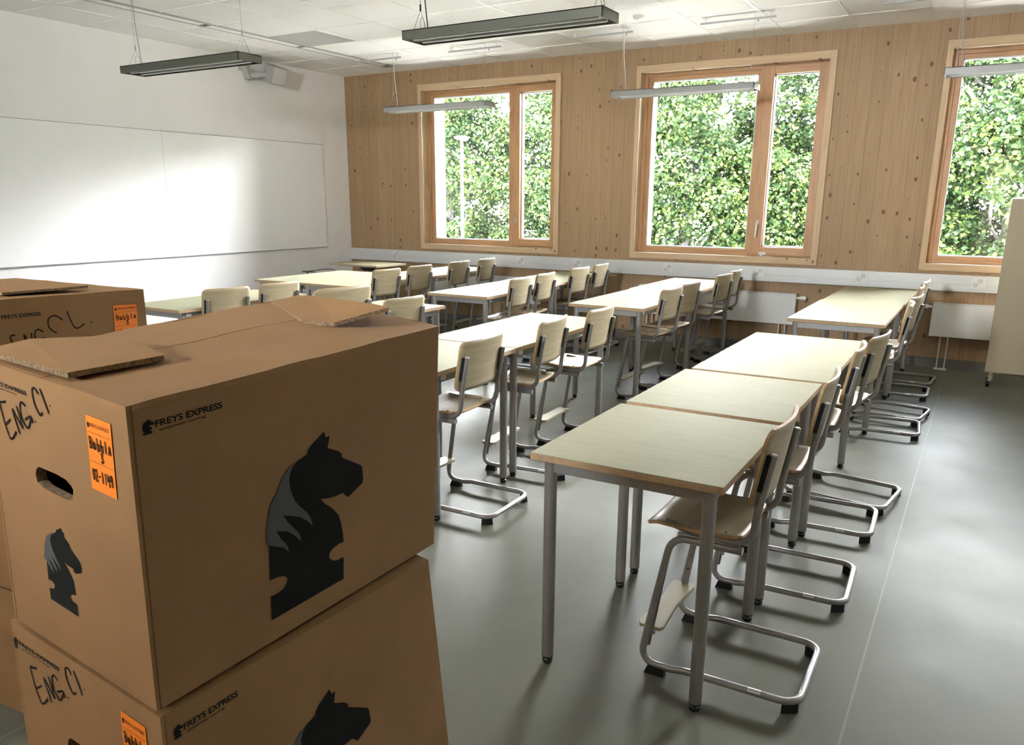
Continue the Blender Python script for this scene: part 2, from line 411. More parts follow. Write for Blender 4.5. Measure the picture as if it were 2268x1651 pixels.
# windows
def make_window(i, X, handle):
    root = empty('window_%d' % (i+1), (X, 0, 0)); root['kind'] = 'structure'
    z0, z1 = .871, 2.768; oz0, oz1 = .928, 2.703; ox0, ox1 = .043, 1.848; W = 1.905
    MB().box(0, ox0, -.022, .0, z0, z1).build('window_casing', M['trimpine'], root, .002)
    MB().box(ox1, W, -.022, .0, z0, z1).build('window_casing', M['trimpine'], root, .002)
    MB().box(ox0, ox1, -.022, .0, z0, oz0).build('window_casing', M['trimpine_h'], root, .002)
    MB().box(ox0, ox1, -.022, .0, oz1, z1).build('window_casing', M['trimpine_h'], root, .002)
    # jamb boards
    MB().box(.03, ox0+.004, -.020, .13, oz0, oz1).box(ox1-.004, 1.865, -.020, .13, oz0, oz1).build('window_jamb', M['trimpine'], root)
    MB().box(.03, 1.865, -.020, .13, .905, oz0+.004).box(.03, 1.865, -.020, .13, oz1-.004, 2.735).build('window_jamb', M['trimpine_h'], root)
    # fixed frame
    a, b = ox0+.004, ox1-.004; c, d = oz0+.004, oz1-.004; y0, y1 = .10, .17
    p0, p1, pz0, pz1 = .125, 1.187, .99, 2.632
    fr = MB().box(a, a+.035, y0, y1, c, d).box(b-.035, b, y0, y1, c, d).box(1.215, 1.262, y0, y1, c, d)
    fr.box(a+.035, p0, y0+.018, y1, c+.03, d-.03).box(p1, 1.215, y0+.018, y1, c+.03, d-.03)
    fr.build('window_frame', M['frame'], root, .002)
    MB().box(a+.035, 1.215, y0, y1, c, c+.03).box(a+.035, 1.215, y0, y1, d-.03, d).box(1.262, b-.035, y0, y1, c, c+.02).box(1.262, b-.035, y0, y1, d-.02, d)\
        .box(p0, p1, y0+.018, y1, c+.03, pz0).box(p0, p1, y0+.018, y1, pz1, d-.03).build('window_rail', M['frame_h'], root, .002)
    # opening sash, prouder than the frame
    s0, s1 = 1.262, b-.012; q0, q1, qz0, qz1 = 1.345, 1.748, 1.022, 2.617; ys = .078
    sash = MB().box(s0, q0, ys, .15, c+.012, d-.012).box(q1, s1, ys, .15, c+.012, d-.012).build('window_sash', M['frame'], root, .003)
    MB().box(q0, q1, ys, .15, c+.012, qz0).box(q0, q1, ys, .15, qz1, d-.012).build('sash_rail', M['frame_h'], sash, .003)
    MB().box(q0-.002, q0+.012, .15, .172, qz0, qz1).build('outer_bead', M['red'], sash)
    # spacers (white edge seal) and glass
    mb = MB()
    for (u0, u1, v0, v1) in ((p0, p1, pz0, pz1), (q0, q1, qz0, qz1)):
        mb.box(u0, u0+.008, .128, .15, v0, v1).box(u1-.008, u1, .128, .15, v0, v1).box(u0, u1, .128, .15, v0, v0+.012).box(u0, u1, .128, .15, v1-.012, v1)
    mb.build('glazing_bead', M['white'], root)
    MB().box(p0, p1, .138, .140, pz0, pz1).build('window_pane', M['glass'], root)
    MB().box(q0, q1, .138, .140, qz0, qz1).build('window_pane', M['glass'], root)
    # outer reveal: white sheet metal, thin red line at the facade side
    MB().box(.03, .06, .171, WT+.02, .905, 2.735).box(1.835, 1.865, .171, WT+.02, .905, 2.735).box(.03, 1.865, .171, WT+.05, .905, .93).box(.03, 1.865, .171, WT+.02, 2.71, 2.735).build('outer_reveal', M['reveal'], root)
    MB().box(.0601, .066, .205, .225, .93, 2.71).build('red_strip', M['red'], root)
    MB().box(.06, 1.835, .30, .33, 2.655, 2.71).build('shade_housing', M['grey'], root)
    if handle == 'oval':
        h = MB().lathe([(0, 0), (.012, 0), (.014, .004), (.014, .008), (.010, .012), (0, .012)], (0, 0, 0), 20)
        h.v = [(x*1.0, -zz, y*2.6) for x, y, zz in h.v]
        h.v = [(x+1.303, y+ys, z_+1.232) for x, y, z_ in h.v]
        h.build('window_handle', M['grey'], sash)
    else:
        hb = MB().box(1.29, 1.313, ys-.014, ys, 1.235, 1.275)
        hb.tube(fillet([(1.3015, ys-.012, 1.255), (1.3015, ys-.045, 1.255), (1.295, ys-.048, 1.115)], .014), .0095)
        hb.build('window_handle', M['white'], sash)
        MB().box(1.335, 1.40, ys-.012, ys, .945, .972).box(1.355, 1.375, ys-.03, ys-.01, .93, .95).box(1.325, 1.47, ys-.036, ys-.022, .929, .936).build('window_latch', M['white'], sash)
    return root
make_window(0, WIN[0], 'oval'); make_window(1, WIN[1], 'lever'); make_window(2, WIN[2], 'oval')
MB().box(3.4, 8.8, RY-1.8, RY-.25, 3.0, 3.1).build('sun_block_canopy', M['reveal'])['kind'] = 'structure'  # unseen canopy added to keep the sun out of the rear openings
hw_ = empty('window_4', (0, RY, 0)); hw_['kind'] = 'structure'  # added opening that brightens the walls and ceiling
a, b, c, d = HW
MB().box(a, a+.05, -.2, .02, c, d).box(b-.05, b, -.2, .02, c, d).box(a, b, -.2, .02, c, c+.05).box(a, b, -.2, .02, d-.05, d).build('window_frame', M['frame'], hw_, .002)
MB().box(a+.05, b-.05, -.1, -.097, c+.05, d-.05).build('window_pane', M['glass'], hw_)
dr = empty('door_1', (0, RY, 0)); dr['kind'] = 'structure'
a, b, c, d = FW
MB().box(a, a+.05, -.2, .02, 0, d).box(b-.05, b, -.2, .02, 0, d).box(a, b, -.2, .02, d-.05, d).build('door_frame', M['frame'], dr, .002)
MB().box(a+.05, 6.98, -.12, -.07, .01, d-.05).box(7.44, b-.05, -.12, -.07, .01, d-.05).box(6.98, 7.44, -.12, -.07, .01, .30).box(6.98, 7.44, -.12, -.07, 2.36, d-.05).build('door_leaf', M['frame'], dr)
MB().box(6.98, 7.44, -.10, -.095, .30, 2.36).build('door_glass', M['glasstint'], dr)
MB().box(b-.12, b-.08, -.07, -.02, 1.0, 1.04).box(b-.24, b-.08, -.03, -.015, 1.01, 1.03).build('door_handle', M['chrome'], dr)

# ------------------------------------------------------------------ whiteboard on the left wall
wb = empty('whiteboard', (0, -2.71, .877)); tag(wb, 'long glossy two-section whiteboard mounted on the white wall', 'whiteboard')
for a, b in ((-2.245, -.0012), (.0012, 2.241)):
    MB().box(.004, .018, a, b, 0, 1.22).build('board_panel', M['board'], wb, .001)
MB().box(.003, .02, -2.247, 2.243, -.007, .0).box(.003, .02, -2.247, 2.243, 1.22, 1.225).build('board_edge', M['grey'], wb)

# ------------------------------------------------------------------ cable trunking with sockets, radiators
tk = empty('cable_trunking', (0, 0, .70)); tag(tk, 'long white cable trunking with power sockets running under the windows', 'cable trunking')
MB().box(.0, RX, -.058, 0, 0, .143).build('trunking_body', M['trunk'], tk, .003)
MB().box(.02, RX, -.0605, -.057, .016, .060).box(.02, RX, -.0605, -.057, .066, .134).build('trunking_lid', M['trunk'], tk, .001)
for x in (.78, 2.61, 3.33, 4.37, 5.30, 6.235, 7.17):
    s_ = MB().box(x-.055, x+.055, -.0635, -.0600, .038, .128).build('double_socket', M['white'], tk, .001)
    for dx, dz in ((-.022, .066), (.012, .098)):
        f = MB().cyl((x+dx, -.0632, dz), (x+dx, -.0655, dz), .020, n=20); f.build('socket_face', M['socket'], s_)
        MB().cyl((x+dx-.007, -.0656, dz), (x+dx-.007, -.0662, dz), .0035, n=10).cyl((x+dx+.007, -.0656, dz), (x+dx+.007, -.0662, dz), .0035, n=10).tube([(x+dx+.0165*math.cos(t), -.0656, dz+.0165*math.sin(t)) for t in [2*PI*k/24 for k in range(24)]], .0014, 6, closed=True).build('socket_holes', M['grey'], s_)

def radiator(x0, x1, valve, label):
    r = empty('radiator', ((x0+x1)/2, 0, 0)); hw = (x1-x0)/2
    tag(r, label, 'radiator', 'panel radiators under the windows')
    MB().box(-hw, hw, -.10, -.04, .300, .590).build('radiator_panel', M['white'], r, .004)
    mb = MB()
    n = int((x1-x0)/.03)
    mb.box(-hw, hw, -.098, -.042, .592, .600)
    o = mb.build('top_cover', M['white'], r)
    mb = MB()
    for k in range(n):
        x = -hw+.02+k*.03; mb.box(x, x+.016, -.092, -.048, .600, .6015)
    mb.build('grille_slots', M['grey'], o)
    for s in (-1, 1):
        x = s*(hw-.12)
        MB().cyl((x-.025, -.07, .012), (x-.025, -.07, .31), .006, n=8).cyl((x+.035, -.07, .012), (x+.035, -.07, .31), .006, n=8).box(x-.045, x+.055, -.09, -.05, 0, .012).build('radiator_foot', M['white'], r)
    s = 1 if valve == 'r' else -1
    MB().cyl((s*hw, -.07, .558), (s*(hw+.035), -.07, .558), .012, n=12).cyl((s*(hw+.035), -.07, .558), (s*(hw+.09), -.07, .558), .022, .020, n=18).build('thermostat_valve', M['white'], r)
    MB().box(-.004, .004, -.045, -.003, .34, .55).build('wall_bracket', M['grey'], r)
radiator(1.25, 2.86, 'r', 'white panel radiator under the leftmost window')
radiator(4.07, 5.678, 'r', 'white panel radiator under the middle window')
radiator(6.845, 8.45, 'l', 'white panel radiator on the right, beside the beige rolling board')

# ------------------------------------------------------------------ pendant lamps and their ceiling rails
def lamp(x0, yc, mat, cordmat, label, rail=True):
    L, Wd, z0, z1 = 1.265, .205, 2.348, 2.398
    r = empty('pendant_lamp', (x0+L/2, yc, z0)); h = L/2; hh = z1-z0
    tag(r, label, 'pendant lamp', 'long pendant lamps over the desks')
    hb = MB().box(-h, h, -Wd/2, -Wd/2+.006, 0, hh).box(-h, h, Wd/2-.006, Wd/2, 0, hh).box(-h, -h+.006, -Wd/2, Wd/2, 0, hh).box(h-.006, h, -Wd/2, Wd/2, 0, hh).box(-h, h, -Wd/2, Wd/2, hh-.006, hh)
    hb.build('lamp_housing', mat, r, .001)
    MB().box(-h+.006, h-.006, -Wd/2+.006, Wd/2-.006, .012, .016).build('reflector', M['louvre'], r)
    MB().cyl((-h+.04, -.045, .008), (h-.04, -.045, .008), .008, n=10).cyl((-h+.04, .045, .008), (h-.04, .045, .008), .008, n=10).build('lamp_tube', M['tube'], r)
    up = H-z0
    for s in (-1, 1):
        x = s*(h-.06)
        mb = MB().cyl((x, 0, hh+.12), (x, 0, up), .0012, n=6)
        for dy in (-.07, .07): mb.cyl((x, dy, hh), (x, 0, hh+.12), .001, n=6)
        mb.cyl((x, 0, hh+.115), (x, 0, hh+.15), .005, n=8)
        mb.tube([(x+.012, .018*math.cos(t), hh+.045+.035*math.sin(t)) for t in [2*PI*k/20 for k in range(20)]], .0012, 5, closed=True)
        mb.build('suspension_wire', M['rubber'] if cordmat == 'black' else M['grey'], r)
    x = -(h-.06)
    MB().tube(fillet([(x+.045, .01, hh), (x+.03, .01, hh+.14), (x+.012, .01, hh+.30), (x+.006, .01, up)], .2), .0032, 8).build('power_cord', M[{'black': 'rubber', 'white': 'white', 'grey': 'grey'}[cordmat]], r)
    if rail:
        for k, (a, b) in enumerate(((x0-.48, x0+.13), (x0+.74, x0+1.36))):
            q = empty('mounting_rail', (a, yc+.05, H)); LL = b-a
            tag(q, 'white ceiling rail holding the %s end of the %s' % (('left', 'right')[k], rail), 'rail', 'white rails on the ceiling')
            MB().box(0, LL, -.009, .009, -.045, -.030).build('rail_bar', M['railgrey'], q, .001)
            MB().box(.04, .046, -.006, .006, -.03, 0).box(LL-.046, LL-.04, -.006, .006, -.03, 0).box(.02, .07, -.006, .006, -.003, 0).box(LL-.07, LL-.02, -.006, .006, -.003, 0).build('rail_bracket', M['white'], q)
            MB().cyl((LL-.14 if k else LL-.06, -.0, -.045), (LL-.14 if k else LL-.06, 0, -.062), .006, n=8).build('wire_hook', M['grey'], q)
    return r
lamp(4.115, -3.975, M['lamp'], 'black', 'dark grey pendant lamp nearest the camera, hung by a black cord', None)
lamp(1.49, -3.99, M['lamp'], 'grey', 'grey pendant lamp over the left desks, close to the wall speaker', None)
lamp(1.515, -1.00, M['lampw'], 'white', 'light grey pendant lamp in front of the leftmost window', 'lamp by the leftmost window')
lamp(4.125, -1.03, M['lampw'], 'white', 'light grey pendant lamp in front of the middle window', 'lamp by the middle window')
lamp(6.755, -1.06, M['lampw'], 'grey', 'light grey pendant lamp in front of the rightmost window', 'lamp by the rightmost window')

# ------------------------------------------------------------------ loudspeaker
sp = empty('wall_speaker', (.20, -1.36, 2.775)); tag(sp, 'light grey loudspeaker on a swivel bracket high on the white wall', 'loudspeaker')
body = [(-.115, -.05), (-.06, -.10), (.06, -.10), (.115, -.05), (.10, .085), (-.10, .085)]
body = [(-.12, -.085), (.12, -.085), (.085, .06), (.045, .095), (-.045, .095), (-.085, .06)]
rot = Matrix.Rotation(math.radians(97), 4, 'Z') @ Matrix.Rotation(math.radians(18), 4, 'X')
b = MB().prism(body, 2, -.095, .095).build('speaker_cabinet', M['speaker'], sp, .006); b.matrix_local = rot
gr = MB().box(-.105, .105, -.090, -.085, -.08, .08).build('speaker_grille', M['speakergrille'], b, .002)
MB().box(-.088, -.08, -.0915, -.090, -.045, -.025).build('speaker_badge', M['grey'], gr)
MB().box(-.20, -.185, -.31, -.16, .02, .14).prism([(-.29, .06), (-.23, -.065), (-.17, -.065), (-.17, .02)], 0, -.19, -.11).cyl((-.15, -.22, -.03), (-.02, -.08, -.01), .03, n=18).build('speaker_bracket', M['speaker'], sp, .002)

# ------------------------------------------------------------------ school desks
def make_desk(L, wd):
    r = empty('school_desk'); hx, hy = wd/2, L/2; Z = .72; T = .022
    MB().box(-hx, hx, -hy, hy, Z-.0022, Z).build('desk_top', M['top'], r, .0008)
    MB().box(-hx, hx, -hy, hy, Z-T, Z-.0022).build('edge_band', M['edge'], r, .0012)
    i, a = .047, .042; z1 = Z-T; t = .012
    MB().box(-hx+i, hx-i, -hy+i-t, -hy+i+t, z1-a, z1).box(-hx+i, hx-i, hy-i-t, hy-i+t, z1-a, z1)\
        .box(-hx+i-t, -hx+i+t, -hy+i, hy-i, z1-a, z1).box(hx-i-t, hx-i+t, -hy+i, hy-i, z1-a, z1).build('apron', M['steelh'], r, .002)
    MB().box(hx-i+t, hx-i+t+.001, -hy+i+.035, -hy+i+.075, z1-.034, z1-.012).build('sticker', M['paper'], r)
    for sx in (-1, 1):
        for sy in (-1, 1):
            x, y = sx*(hx-i), sy*(hy-i)
            lg = MB().cyl((x, y, .028), (x, y, z1), .0195, n=20).build('leg', M['steel'], r)
            MB().lathe([(0, 0), (.013, 0), (.0165, .005), (.0175, .010), (.016, .016), (.010, .018), (.010, .023), (.0195, .0245), (.0195, .029), (0, .029)], (x, y, 0), 18).build('leg_foot', M['black'], lg)
    return r
def copy_tree(o, parent=None):
    c = o.copy(); COL.objects.link(c); c.parent = parent
    for ch in o.children: copy_tree(ch, c)
    return c
protos = {}
DG = 'school desks with birch tops and grey steel legs'
DESKS = [  # x0,x1,y0,y1,label
 (6.090, 6.675, -6.040, -5.345, 'small birch-topped desk nearest the camera, at the front of the right-hand row'),
 (6.097, 6.672, -5.302, -4.606, 'small birch-topped desk in the right-hand row, second from the camera'),
 (6.105, 6.690, -4.580, -3.375, 'long birch-topped desk in the right-hand row, pushed against the two small desks'),
 (6.125, 6.720, -2.680, -1.490, 'long desk of the right-hand column by the windows, its nearer half'),
 (6.140, 6.735, -1.486, -.300, 'long desk of the right-hand column touching the space below the trunking'),
 (4.605, 5.185, -5.275, -4.578, 'small desk half hidden behind the front cardboard box'),
 (4.600, 5.180, -4.558, -3.380, 'long desk right behind the small desk beside the cardboard box'),
 (4.590, 5.170, -2.780, -1.600, 'long desk in front of the middle window, its nearer half'),
 (4.565, 5.145, -1.594, -.380, 'long desk in front of the middle window, its far half'),
 (3.315, 3.905, -4.580, -3.390, 'long desk just beyond the top of the front cardboard box'),
 (3.305, 3.870, -2.790, -1.600, 'long desk in the second column from the white wall, its nearer half'),
 (3.290, 3.855, -1.594, -.385, 'long desk in the second column from the white wall, its far half'),
 (1.885, 2.455, -2.805, -1.600, 'long desk of the leftmost column, right one of the pair side by side'),
 (1.292, 1.866, -2.815, -1.600, 'long desk nearest the whiteboard, left one of the pair side by side'),
 (1.905, 2.490, -1.594, -.410, 'long desk of the leftmost column, in front of the leftmost window'),
 (1.970, 2.550, -4.590, -3.400, 'shaded desk seen just right of the rear cardboard box'),
]
for (x0, x1, y0, y1, lab) in DESKS:
    L = round(y1-y0, 1); wd = round(x1-x0, 3); key = (L > 1, round(wd, 2))
    key = (L > 1,)
    if key not in protos:
        protos[key] = (make_desk(1.19 if L > 1 else .695, .585)); d = protos[key]
    else: d = copy_tree(protos[key])
    d.location = ((x0+x1)/2, (y0+y1)/2, 0)
    d.rotation_euler = (0, 0, math.radians(random.Random(lab).uniform(-.25, .25)))
    tag(d, lab, 'desk', DG)

# ------------------------------------------------------------------ school chairs (origin: floor under seat centre; the sitter faces -x)
def sheet(name, grid, th, mat, emat, parent):
    """grid[i][j] of Vector: solid shell thickness th along grid normals; rim has its own part look via material slot 2"""
    ni, nj = len(grid), len(grid[0]); vs = []; fs = []
    def nrm(i, j):
        a = grid[min(i+1, ni-1)][j]-grid[max(i-1, 0)][j]; b = grid[i][min(j+1, nj-1)]-grid[i][max(j-1, 0)]
        n = a.cross(b); return n.normalized() if n.length > 1e-9 else Vector((0, 0, 1))
    top = [grid[i][j] for i in range(ni) for j in range(nj)]
    bot = [grid[i][j]-nrm(i, j)*th for i in range(ni) for j in range(nj)]
    me = bpy.data.meshes.new(name); n = ni*nj
    for i in range(ni-1):
        for j in range(nj-1):
            a, b, c, d = i*nj+j, (i+1)*nj+j, (i+1)*nj+j+1, i*nj+j+1
            fs.append((a, b, c, d)); fs.append((n+d, n+c, n+b, n+a))
    rim = len(fs)
    loop = [i*nj for i in range(ni)]+[(ni-1)*nj+j for j in range(1, nj)]+[i*nj+nj-1 for i in range(ni-2, -1, -1)]+[j for j in range(nj-2, 0, -1)]
    for k in range(len(loop)):
        a, b = loop[k], loop[(k+1) % len(loop)]; fs.append((b, a, n+a, n+b))
    me.from_pydata([tuple(p) for p in top+bot], [], fs)
    me.materials.append(mat); me.materials.append(emat)
    for k, p in enumerate(me.polygons):
        p.use_smooth = k < rim; p.material_index = 0 if k < rim else 1
    me.update()
    o = bpy.data.objects.new(name, me); COL.objects.link(o); o.parent = parent
    return o
def rr(s, t, r, hx, hy):
    """map unit square (-1..1) to a rounded rectangle by squeezing the corners"""
    x, y = s*hx, t*hy
    cx, cy = hx-r, hy-r
    if abs(x) > cx and abs(y) > cy:
        u, v = (abs(x)-cx)/r, (abs(y)-cy)/r
        m = max(u, v); l = math.hypot(u, v)
        k = m/l if l > 1e-9 else 1
        x = math.copysign(cx+u*k*r, x); y = math.copysign(cy+v*k*r, y)
    return x, y
def make_chair():
    r = empty('school_chair')
    # cantilever base: one bent tube
    path = []
    def side(s):
        return [(-.03, s*.160, .466), (-.178, s*.163, .466), (-.232, s*.180, .155), (-.250, s*.185, .033), (-.150, s*.185, .031), (-.105, s*.185, .039), (.233, s*.185, .039)]
    A = fillet(side(-1)+[(.233, .185, .039)]+list(reversed(side(1)))[1:], [.055, .25, .072, .05, .05, .055, .055, .05, .05, .072, .25, .055], 6)
    base = MB().tube(A, .0112, 12).build('base_frame', M['steel'], r)
    mb = MB()
    for s in (-1, 1):
        mb.cyl((-.10, s*.160, .466), (.035, s*.160, .466), .0125, n=14)
        mb.cyl((-.16, s*.158, .478), (.02, s*.158, .478), .006, n=8)
    mb.box(-.09, -.05, -.160, .160, .452, .476).build('seat_socket', M['steel'], r)
    # rear / front rubber glides
    for s in (-1, 1):
        MB().hexa([(-.232, s*.185-.013, 0), (-.168, s*.185-.013, 0), (-.168, s*.185+.013, 0), (-.232, s*.185+.013, 0), (-.222, s*.185-.011, .028), (-.172, s*.185-.011, .028), (-.172, s*.185+.011, .028), (-.222, s*.185+.011, .028)]).build('glide', M['rubber'], base)
        MB().hexa([(.190, s*.182-.010, 0), (.228, s*.160-.010, 0), (.234, s*.166+.006, 0), (.196, s*.188+.004, 0), (.190, s*.180-.008, .031), (.226, s*.160-.008, .031), (.232, s*.166+.004, .031), (.196, s*.186+.002, .031)]).build('glide', M['rubber'], base)
    lb = MB().box(.085, .122, -.186, -.184, .060, .0605)
    th = [math.radians(t) for t in (20, 50, 80, 110)]
    lv = [(x, -.185-.0117*math.cos(t), .039+.0117*math.sin(t)) for x in (.09, .128) for t in th]
    lb = MB().add(lv, [(i, i+1, i+5, i+4) for i in range(3)]); sk = lb.build('base_sticker', M['paper'], base)
    # little word on the sticker
    tx = bpy.data.curves.new('sticker_word', 'FONT'); tx.body = 'Lekolar'; tx.size = .0105; tx.align_x = 'CENTER'; tx.align_y = 'CENTER'
    to = bpy.data.objects.new('sticker_word', tx); COL.objects.link(to)
    dg = bpy.context.evaluated_depsgraph_get(); me = bpy.data.meshes.new_from_object(to.evaluated_get(dg)); bpy.data.objects.remove(to)
    for v in me.vertices:
        t = math.radians(65)+v.co.y/.0119; v.co = (.109+v.co.x, -.185-.0119*math.cos(t), .039+.0119*math.sin(t))
    link('sticker_word', me, M['ink'], sk)
    # seat rails and back posts
    for s in (-1, 1):
        P = fillet([(-.205, s*.140, .503), (-.12, s*.150, .490), (.058, s*.158, .487), (.068, s*.158, .600), (.098, s*.158, .770)], [.08, .058, .12], 6)
        po = MB().tube(P, .0112, 12).build('back_post', M['steel'], r)
        MB().cyl((.0985, s*.158, .7702), (.0990, s*.158, .7735), .0108, .008, n=12).build('post_cap', M['grey'], po)
        # black pad between post and backrest
        e = Vector((.030, 0, .170)).normalized(); c0 = Vector((.066, s*.163, .668)); c1 = c0+e*.098
        MB().tube([c0-e*.006, c0-e*.003, c0, c1, c1+e*.003, c1+e*.006], .0118, 12).build('back_pad', M['rubber'], po)
    # seat shell
    G = []
    for i in range(15):
        row = []
        for j in range(13):
            s, t = -1+2*i/14, -1+2*j/12
            x, y = rr(s, t, .035, .148, .172); u = (x+.148)/.296
            z = -.014*math.sin(PI*min(1, max(0, (u-.12)/.88)))*(1-(y/.172)**2*.8)
            if u < .16: z -= .016*((.16-u)/.16)**2
            z += .007*abs(y/.172)**3
            row.append(Vector((x-.117, y, .5045+z)))
        G.append(row)
    seat = sheet('seat', G, .009, M['ply'], M['plyedge'], r)
    for x in (-.19, -.02):
        for s in (-1, 1):
            MB().lathe([(0, .003), (.004, .0025), (.006, 0)], (x, s*.142, .5045+.002), 10).build('seat_rivet', M['chrome'], seat)
    # backrest shell
    G = []
    for i in range(13):
        row = []
        for j in range(15):
            a, b = rr(-1+2*j/14, -1+2*i/12, .034, .186, .118)
            z = .728+b
            u = .052+(z-.61)*.165+.026*(1-(a/.186)**2) - .012
            row.append(Vector((u, a, z)))
        G.append(row)
    sheet('backrest', G, .0095, M['ply'], M['plyedge'], r)
    # foot rest board between the legs, straps with holes
    fp = [(-.262, -.172), (-.198, -.172), (-.188, -.155), (-.198, .0), (-.188, .155), (-.198, .172), (-.262, .172), (-.270, .155), (-.262, .0), (-.270, -.155)]
    fb = MB().prism([(x, y) for x, y in fp], 2, .142, .154).build('footrest', M['foot'], r, .0015)
    for s in (-1, 1):
        st = MB().hexa([(-.249, s*.171-.0015, .085), (-.225, s*.171-.0015, .085), (-.225, s*.171+.0015, .085), (-.249, s*.171+.0015, .085),
                        (-.200, s*.163-.0015, .40), (-.180, s*.163-.0015, .40), (-.180, s*.163+.0015, .40), (-.200, s*.163+.0015, .40)]).build('footrest_strap', M['steel'], r)
        mb = MB()
        for z in (.21, .26, .31):
            x = -.237+(z-.085)*.150; y = s*(.171-(z-.085)*.0254)
            mb.cyl((x, y-.003, z), (x, y+.003, z), .0035, n=8)
        mb.build('strap_holes', M['black'], st)
        MB().box(-.245, -.212, s*.168-.006, s*.168+.006, .128, .142).build('footrest_bracket', M['grey'], fb)
    return r
CG = 'birch plywood cantilever chairs pushed up to the desks'
CHAIRS = [ # back centre x, y, yaw deg, scale, label
 (6.732, -5.690, .4, 1, 'plywood cantilever chair nearest the camera, whole base and foot board in view'),
 (6.750, -4.995, 2.2, 1, 'plywood chair at the second small desk of the right-hand row'),
 (6.752, -4.292, 2.4, 1, 'plywood chair at the long desk of the right-hand row, nearer the camera'),
 (6.796, -3.895, -7.8, 1, 'plywood chair turned slightly at the far end of the nearest right-hand row'),
 (6.808, -2.468, 3.7, 1, 'nearest of the four chairs at the right-hand desks by the windows'),
 (6.815, -2.035, -7.8, 1, 'second of the four chairs at the right-hand desks by the windows'),
 (6.785, -1.290, .5, 1, 'third of the four chairs at the right-hand desks, before the last by the radiator'),
 (6.790, -.800, -4.5, 1, 'farthest chair of the right-hand desks, beside the radiator valve'),
 (5.231, -4.980, .8, 1, 'plywood chair just right of the front cardboard box'),
 (5.236, -4.285, 4.5, 1, 'plywood chair behind the pair of touching desk legs beside the cardboard box'),
 (5.273, -3.754, 0, 1, 'plywood chair at the far end of the desk beside the cardboard box'),
 (5.243, -2.438, -4.8, 1, 'nearest of four chairs at the desks before the middle window'),
 (5.240, -2.020, -7.5, 1, 'second of four chairs at the desks before the middle window'),
 (5.255, -1.130, -6, 1, 'third of four chairs at the desks before the middle window'),
 (5.225, -.670, -2, 1, 'farthest of four chairs at the desks before the middle window'),
 (3.930, -2.370, 1.4, 1, 'nearest chair at the second column of desks from the white wall'),
 (3.908, -1.900, 2.1, 1, 'second chair at the second column of desks from the white wall'),
 (3.890, -1.181, -3.4, 1, 'third chair at the second column of desks from the white wall'),
 (3.880, -.680, 1.4, 1, 'farthest chair at the second column of desks from the white wall'),
 (2.515, -2.358, -3.4, 1, 'nearest chair at the desks closest to the whiteboard'),
 (2.520, -1.870, -2, 1, 'second chair at the desks closest to the whiteboard'),
 (2.535, -1.222, -.4, 1, 'third chair at the desks closest to the whiteboard'),
 (2.540, -.703, 3, 1, 'farthest chair at the desks closest to the whiteboard'),
 (2.590, -4.218, -9, 1, 'plywood chair whose back shows just right of the rear cardboard box'),
 (2.615, -3.743, -4.4, 1, 'plywood chair second to the right of the rear cardboard box'),
 (4.210, -4.790, -2, 1.18, 'large chair back rising directly above the front cardboard box'),
 (3.985, -3.971, -6, 1, 'plywood chair just beyond the far right corner of the front box'),
]
proto = make_chair()
for k, (x, y, yaw, sc, lab) in enumerate(CHAIRS):
    o = proto if k == 0 else copy_tree(proto)
    a = math.radians(yaw); o.scale = (sc, sc, sc)
    o.location = (x-.072*sc*math.cos(a), y-.072*sc*math.sin(a), 0); o.rotation_euler = (0, 0, a)
    tag(o, lab, 'chair', CG)

# ------------------------------------------------------------------ teacher's pedestal desk and low stool in the far corner
td = empty('pedestal_desk', (.945, -.79, 0), math.radians(-3)); tag(td, 'small light desk on a black pedestal in the corner by the white wall', 'desk')
MB().box(-.375, .375, -.255, .255, .706, .728).build('desk_top', M['foot'], td, .004)
MB().box(-.12, .12, -.05, .05, .69, .706).hexa([(-.05, -.03, .64), (.05, -.03, .64), (.05, .03, .64), (-.05, .03, .64), (-.11, -.045, .69), (.11, -.045, .69), (.11, .045, .69), (-.11, .045, .69)]).build('tilt_bracket', M['black'], td)
MB().cyl((0, 0, .35), (0, 0, .64), .018, n=16).build('column', M['chrome'], td)
MB().cyl((0, 0, .03), (0, 0, .38), .028, n=16).build('column_sleeve', M['black'], td)
for a in (35, 145, 215, 325):
    MB().tube([(0, 0, .045), (.28*math.cos(math.radians(a)), .22*math.sin(math.radians(a)), .028)], .014, 10).build('leg', M['black'], td)
    MB().cyl((.28*math.cos(math.radians(a)), .22*math.sin(math.radians(a)), 0), (.28*math.cos(math.radians(a)), .22*math.sin(math.radians(a)), .02), .02, n=12).build('glide', M['rubber'], td)
st = empty('swivel_stool', (.56, -1.20, 0)); tag(st, 'low stool with thin curved dark backrest rail, half hidden behind the left desks', 'stool')
MB().lathe([(0, .50), (.15, .50), (.165, .515), (.15, .535), (0, .54)], n=28).build('seat', M['white'], st)
MB().tube([(.19*math.cos(t), .19*math.sin(t), .645-.012*math.cos(2*t)) for t in [math.radians(a) for a in range(60, 301, 12)]], .0045, 8).build('back_rail', M['black'], st)
MB().tube([(-.155, 0, .52), (-.19, 0, .64)], .008, 8).build('rail_support', M['black'], st)
MB().cyl((0, 0, .05), (0, 0, .5), .022, n=16).build('column', M['chrome'], st)
for k in range(5):
    a = 2*PI*k/5; MB().tube([(0, 0, .07), (.24*math.cos(a), .24*math.sin(a), .05)], .013, 8).build('leg', M['black'], st)
    MB().cyl((.24*math.cos(a), .24*math.sin(a)-.01, .024), (.24*math.cos(a), .24*math.sin(a)+.01, .024), .024, n=14).build('caster', M['black'], st)

